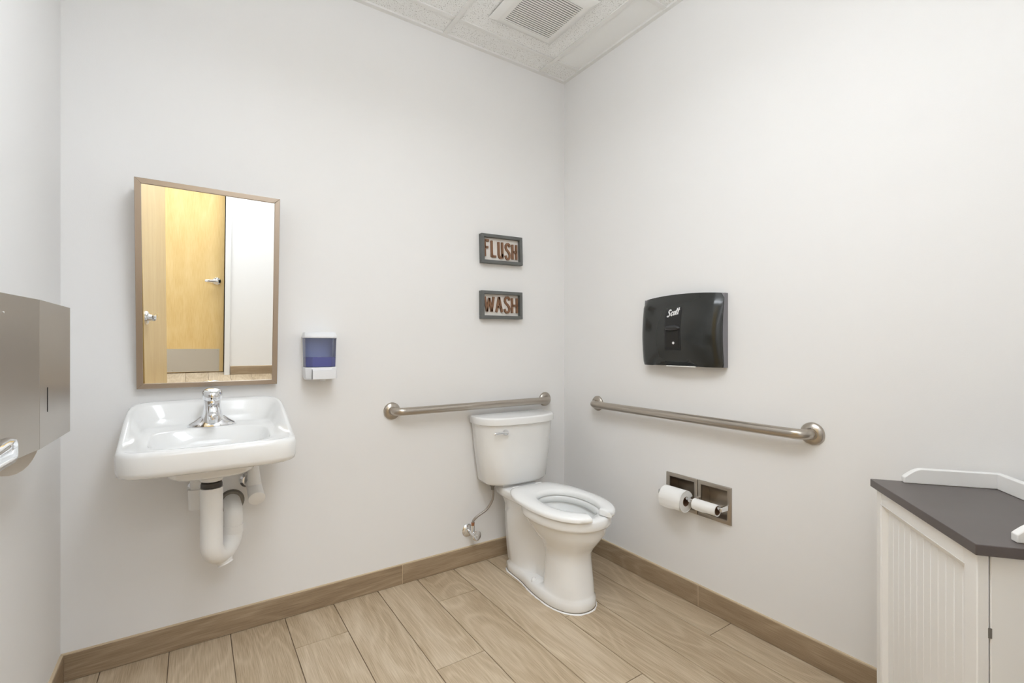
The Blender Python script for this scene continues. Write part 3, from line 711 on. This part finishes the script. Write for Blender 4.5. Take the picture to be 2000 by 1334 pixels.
MB().lathe([(.007, 0), (.006, .003)], (fx(ly, 1.166)-.0022, ly-.008, 1.166), (-1, 0, 0), 14).build('lock', 'chrome', t, smooth=True)
MB().box(-.060, -.02, cy_-.095, cy_+.055, dz0-.002, dz0+.002).build('paper_slot', 'paper', t)
# lettering
SC = {'S': ([[(.86, .80), (.78, .93), (.60, 1), (.40, .97), (.28, .86), (.28, .72), (.40, .60), (.58, .50), (.68, .38), (.66, .22), (.52, .08), (.34, .02), (.16, .06), (.06, .20)]], .9),
      'c': ([[(.62, .50), (.52, .60), (.38, .60), (.22, .48), (.14, .30), (.18, .12), (.32, .04), (.48, .08), (.58, .18)]], .62),
      'o': ([[(.42, .60), (.24, .52), (.14, .32), (.18, .12), (.34, .03), (.52, .12), (.62, .34), (.58, .54), (.42, .60)]], .66),
      't': ([[(.30, .98), (.18, .16), (.24, .04), (.38, .06)], [(.02, .62), (.52, .68)]], .46)}
cur = 0; lh = .030; slant = .22
for ch in 'Scott':
    paths, adv = SC[ch]; mb = MB()
    for p in paths:
        def f3(q, d): 
            yy = ly+.034-q[0]; zz = 1.283+q[1]+(q[0]*.20); return (fx(ly, zz)-.0012-.0012*d, yy, zz)
        stroke(mb, [(cur+(px+pz*slant)*lh*.62*1.0, pz*lh) for px, pz in p], .0058 if ch == 'S' else .0050, f3)
    mb.build('lettering', 'whiteprint', t)
    cur += adv*lh*.66

# ------------------------------------------------------------------ toilet paper holder (recessed, double) and rolls
t = thing('paper_holder', (0, -.915, .402), 'recessed double steel toilet paper holder in the right wall', 'paper holder')
PZ0, PZ1 = .402, .560
for (ya, yb), (fa, fb) in zip(HY, [(-.752, -.9195), (-.9215, -1.080)]):
    fr = MB()
    def rect(y0, y1, z0, z1, x): return [(x, y0, z0), (x, y1, z0), (x, y1, z1), (x, y0, z1)]
    fr.loft([rect(fa, fb, PZ0, PZ1, -.0005), rect(fa-.001, fb+.001, PZ0+.001, PZ1-.001, -.006), rect(fa-.008, fb+.008, PZ0+.008, PZ1-.008, -.009), rect(ya+.002, yb-.002, HZ0-.002, HZ1+.002, -.008), rect(ya, yb, HZ0, HZ1, -.004), rect(ya, yb, HZ0, HZ1, .004)], False, False).build('frame', 'steel', t, bevel=.0015)
    pan = MB(); rr = []
    for k in range(13):
        a = PI*k/12; rr.append([(-.002+.058*math.sin(a)**.7, ya-.0005, (HZ0+HZ1)/2-(HZ1-HZ0)/2*math.cos(a)), (-.002+.058*math.sin(a)**.7, yb+.0005, (HZ0+HZ1)/2-(HZ1-HZ0)/2*math.cos(a))])
    n0 = len(rr)
    pan.loft(rr, False, False, closed=False)
    pan.add([r[0] for r in rr], [tuple(range(n0))]); pan.add([r[1] for r in rr], [tuple(range(n0))])
    pan.build('recess_pan', 'steel', t, smooth=True, angle=50)
RZ = .476; RX = -.058
for y, wd in ((-.757, .006), (-.921, .012), (-1.066, .006)):
    MB().loft([[(-.004, y-wd, RZ-.013), (-.004, y+wd, RZ-.013), (-.004, y+wd, RZ+.013), (-.004, y-wd, RZ+.013)], [(RX-.004, y-wd, RZ-.009), (RX-.004, y+wd, RZ-.009), (RX-.004, y+wd, RZ+.009), (RX-.004, y-wd, RZ+.009)]]).build('post', 'chrome', t, bevel=.003, seg=3)
MB().tube([(RX+.004, -.763, RZ), (RX+.004, -.909, RZ)], .008, 16).build('spindle', 'chrome', t, smooth=True)
MB().tube([(RX+.004, -.933, RZ), (RX+.004, -1.060, RZ)], .008, 16).build('spindle', 'chrome', t, smooth=True)
def roll(y0, y1, r, ri, zc, label, flap):
    xr = RX+.004
    t = thing('toilet_paper_roll', (xr, (y0+y1)/2, zc-r), label, 'toilet paper', 'toilet paper rolls')
    m = MB(); n = 40; rings = []
    for y, rad in ((y0, ri), (y0, r-.002), (y0-.002 if y0 < y1 else y0, r), (y1, r), (y1, ri), (y0, ri)):
        rings.append([(xr+rad*math.cos(2*PI*k/n), y, zc+rad*math.sin(2*PI*k/n)) for k in range(n)])
    m.loft(rings, False, False).build('paper', 'paper', t, smooth=True, angle=40)
    m = MB(); m.loft([[(xr+q*math.cos(2*PI*k/n), y, zc+q*math.sin(2*PI*k/n)) for k in range(n)] for y, q in ((y0-.001, ri), (y1+.001, ri), (y1+.001, ri-.0015), (y0-.001, ri-.0015), (y0-.001, ri))], False, False).build('core', 'card', t, smooth=True, angle=40)
    m = MB(); rr = []
    for k in range(13):
        a = PI*.60+PI*.62*k/12 ; rad = r+.0015+flap*max(0, (k-9)/3)
        rr.append([(xr+rad*math.cos(a), yy, zc+rad*math.sin(a)+(.003*math.sin(40*yy) if k == 12 else 0)) for yy in [y0+(y1-y0)*j/8 for j in range(9)]])
    m.loft(rr, False, False, closed=False).build('loose_sheet', 'paper', t, smooth=True)
roll(-.896, -.786, .0475, .021, RZ-.012, 'thick white toilet paper roll on the holder nearer the toilet', .006)
roll(-1.048, -.940, .0235, .019, RZ-.009, 'nearly used up thin toilet paper roll on the holder', .001)

# ------------------------------------------------------------------ paper towel dispenser on the left wall
tz0, tz1 = .934, 1.250
pts = [(-2.126, -.569), (-2.132, -.826), (-2.172, -1.10)]
t = thing('towel_dispenser', (XL, -.83, tz0), 'stainless steel paper towel dispenser on the left wall', 'towel dispenser')
poly = [(XL+.001, -.571), (-2.128, -.571), (-2.134, -.826), (-2.174, -1.098), (XL+.001, -1.098)]
MB().loft([[(x, y, z) for x, y in poly] for z in (tz0+.004, tz1-.003)]).build('cabinet', 'steel', t, bevel=.0015)
def face(pa, pb, z0, z1, th, a0=0, a1=1):
    pa, pb = Vector(pa), Vector(pb); a = pa+(pb-pa)*a0; b = pa+(pb-pa)*a1; d = (b-a).normalized(); nr = Vector((-d.y, d.x)) 
    if nr.x < 0: nr = -nr
    return MB().loft([[(p.x, p.y, z) for p in (a, b, b+nr*th, a+nr*th)] for z in (z0, z1)])
face(poly[1], poly[2], tz0, tz1, .002).build('side_panel', 'steel', t, bevel=.0006)
face(poly[2], poly[3], tz0, tz1, .002, 0, .59).build('front_door', 'steel', t, bevel=.0006)
face(poly[2], poly[3], tz0, tz1, .002, .596, 1).build('front_door', 'steel', t, bevel=.0006)
face(poly[1], poly[2], tz0+.073, tz0+.127, .0026, .775, .79).build('refill_slot', 'slot', t)
MB().lathe([(.0022, 0), (.002, .002)], (-2.1535, -.968, 1.214), (1, 0, 0), 14).build('lock', 'chrome', t, smooth=True)
m = MB(); rr = []
for k in range(9):
    s_ = k/8; y = -.95+.33*s_; d = .036*math.sin(PI*s_)**.6
    rr.append([(-2.188, y, tz0+.012), (-2.180, y, tz0-.010-d*.5), (-2.172+.006*math.sin(PI*s_), y, tz0-.012-d)])
m.loft(rr, False, False, closed=False).build('towel_sheet', 'towel', t, smooth=True)

# ------------------------------------------------------------------ cabinet, turned against the right wall
HT = .760
Ap, Bp = Vector((-.200, -1.635)), Vector((-.576, -1.942))
ex = (Bp-Ap).normalized(); ey = Vector((-ex.y, ex.x)); ey = ey if ey.x > 0 else -ey       # ex: along the front, ey: depth towards the wall
WID, DEP = (Bp-Ap).length, .305
t = thing('corner_cabinet', (Ap.x+ex.x*WID/2+ey.x*DEP/2, Ap.y+ex.y*WID/2+ey.y*DEP/2, 0), 'white cabinet with dark top and low white rails at the right', 'cabinet')
def Cc(a, d, z): return (Ap.x+ex.x*a+ey.x*d, Ap.y+ex.y*a+ey.y*d, z)
def cbox(a0, a1, d0, d1, z0, z1): return MB().loft([[Cc(a, d, z) for a, d in ((a0, d0), (a1, d0), (a1, d1), (a0, d1))] for z in (z0, z1)])
cbox(0, WID, 0, DEP, HT-.022, HT).build('countertop', 'top', t, bevel=.0015)
cbox(.016, WID-.016, .032, DEP-.008, .004, HT-.022).build('body', 'cab', t, bevel=.002)
# front door: frame, bevelled lip, bead boards
f0, f1, a0, a1, z0, z1 = .010, .030, .016, WID-.016, .03, HT-.026
ST = .030
dz = HT-.026
cbox(a0, a0+ST, f0, f1, z0, z1).build('stile', 'cab', t, bevel=.002); cbox(a1-ST-.012, a1, f0, f1, z0, z1).build('stile', 'cab', t, bevel=.002)
cbox(a0+ST, a1-ST-.012, f0, f1, z1-.038, z1).build('rail', 'cab', t, bevel=.002); cbox(a0+ST, a1-ST-.012, f0, f1, z0, z0+.06).build('rail', 'cab', t, bevel=.002)
pa, pb = a0+ST, a1-ST-.012
MB().loft([[Cc(a, f0-.001, z1-.034), Cc(a, f0+.012, z1-.052), Cc(a, f1, z1-.052), Cc(a, f1, z1-.034)] for a in (pa-.004, pb+.004)]).build('lip_moulding', 'cab', t)
MB().loft([[Cc(pa-.003, f0-.001, z), Cc(pa+.008, f0+.014, z), Cc(pa+.008, f1, z), Cc(pa-.003, f1, z)] for z in (z0+.06, z1-.036)]).build('lip_moulding', 'cab', t)
nb = 12
for k in range(nb):
    b0 = pa+.006+(pb-pa-.006)*k/nb; b1 = pa+.006+(pb-pa-.006)*(k+1)/nb
    cbox(b0+.0004, b1-.0004, f0+.014, f1, z0+.05, z1-.03).build('bead_board', 'cab', t, bevel=.0009, seg=1)
MB().loft([[Cc(WID-.0165, .028, z), Cc(WID-.0150, .028, z), Cc(WID-.0150, .034, z), Cc(WID-.0165, .034, z)] for z in (.57, .59)]).build('hinge', 'greyring', t)
# rails
RH, RT = .042, .019
def rail(p0, p1, inw, taper0, taper1):
    """p0, p1 in (a, d); inw: inward unit vector in (a, d)"""
    p0, p1, inw = Vector(p0), Vector(p1), Vector(inw); d = (p1-p0); L_ = d.length; d.normalize()
    prof = []
    K = 8
    if taper0: prof += [(.0, .016)]+[(.045*(1-math.cos(PI/2*k/K)) if False else .045*k/K, .016+(RH-.016)*math.sin(PI/2*k/K)) for k in range(1, K+1)]
    else: prof += [(0, RH)]
    if taper1: prof += [(L_-.045*k/K, .016+(RH-.016)*math.sin(PI/2*k/K)) for k in range(K, 0, -1)]+[(L_, .016)]
    else: prof += [(L_, RH)]
    prof = [(0, 0)]+prof+[(L_, 0)]
    mb = MB(); mb.loft([[Cc(*(p0+d*s_+inw*off), HT+h) for s_, h in prof] for off in (0, RT)])
    mb.build('gallery_rail', 'cab', t, bevel=.002)
rail((.004, .075), (.004, DEP), (1, 0), True, False)
rail((.004+RT, DEP-RT), (WID-.03, DEP-RT), (0, 1), False, False)
rail((WID-.030-RT, .082), (WID-.030-RT, DEP-RT-.0), (1, 0), True, False)
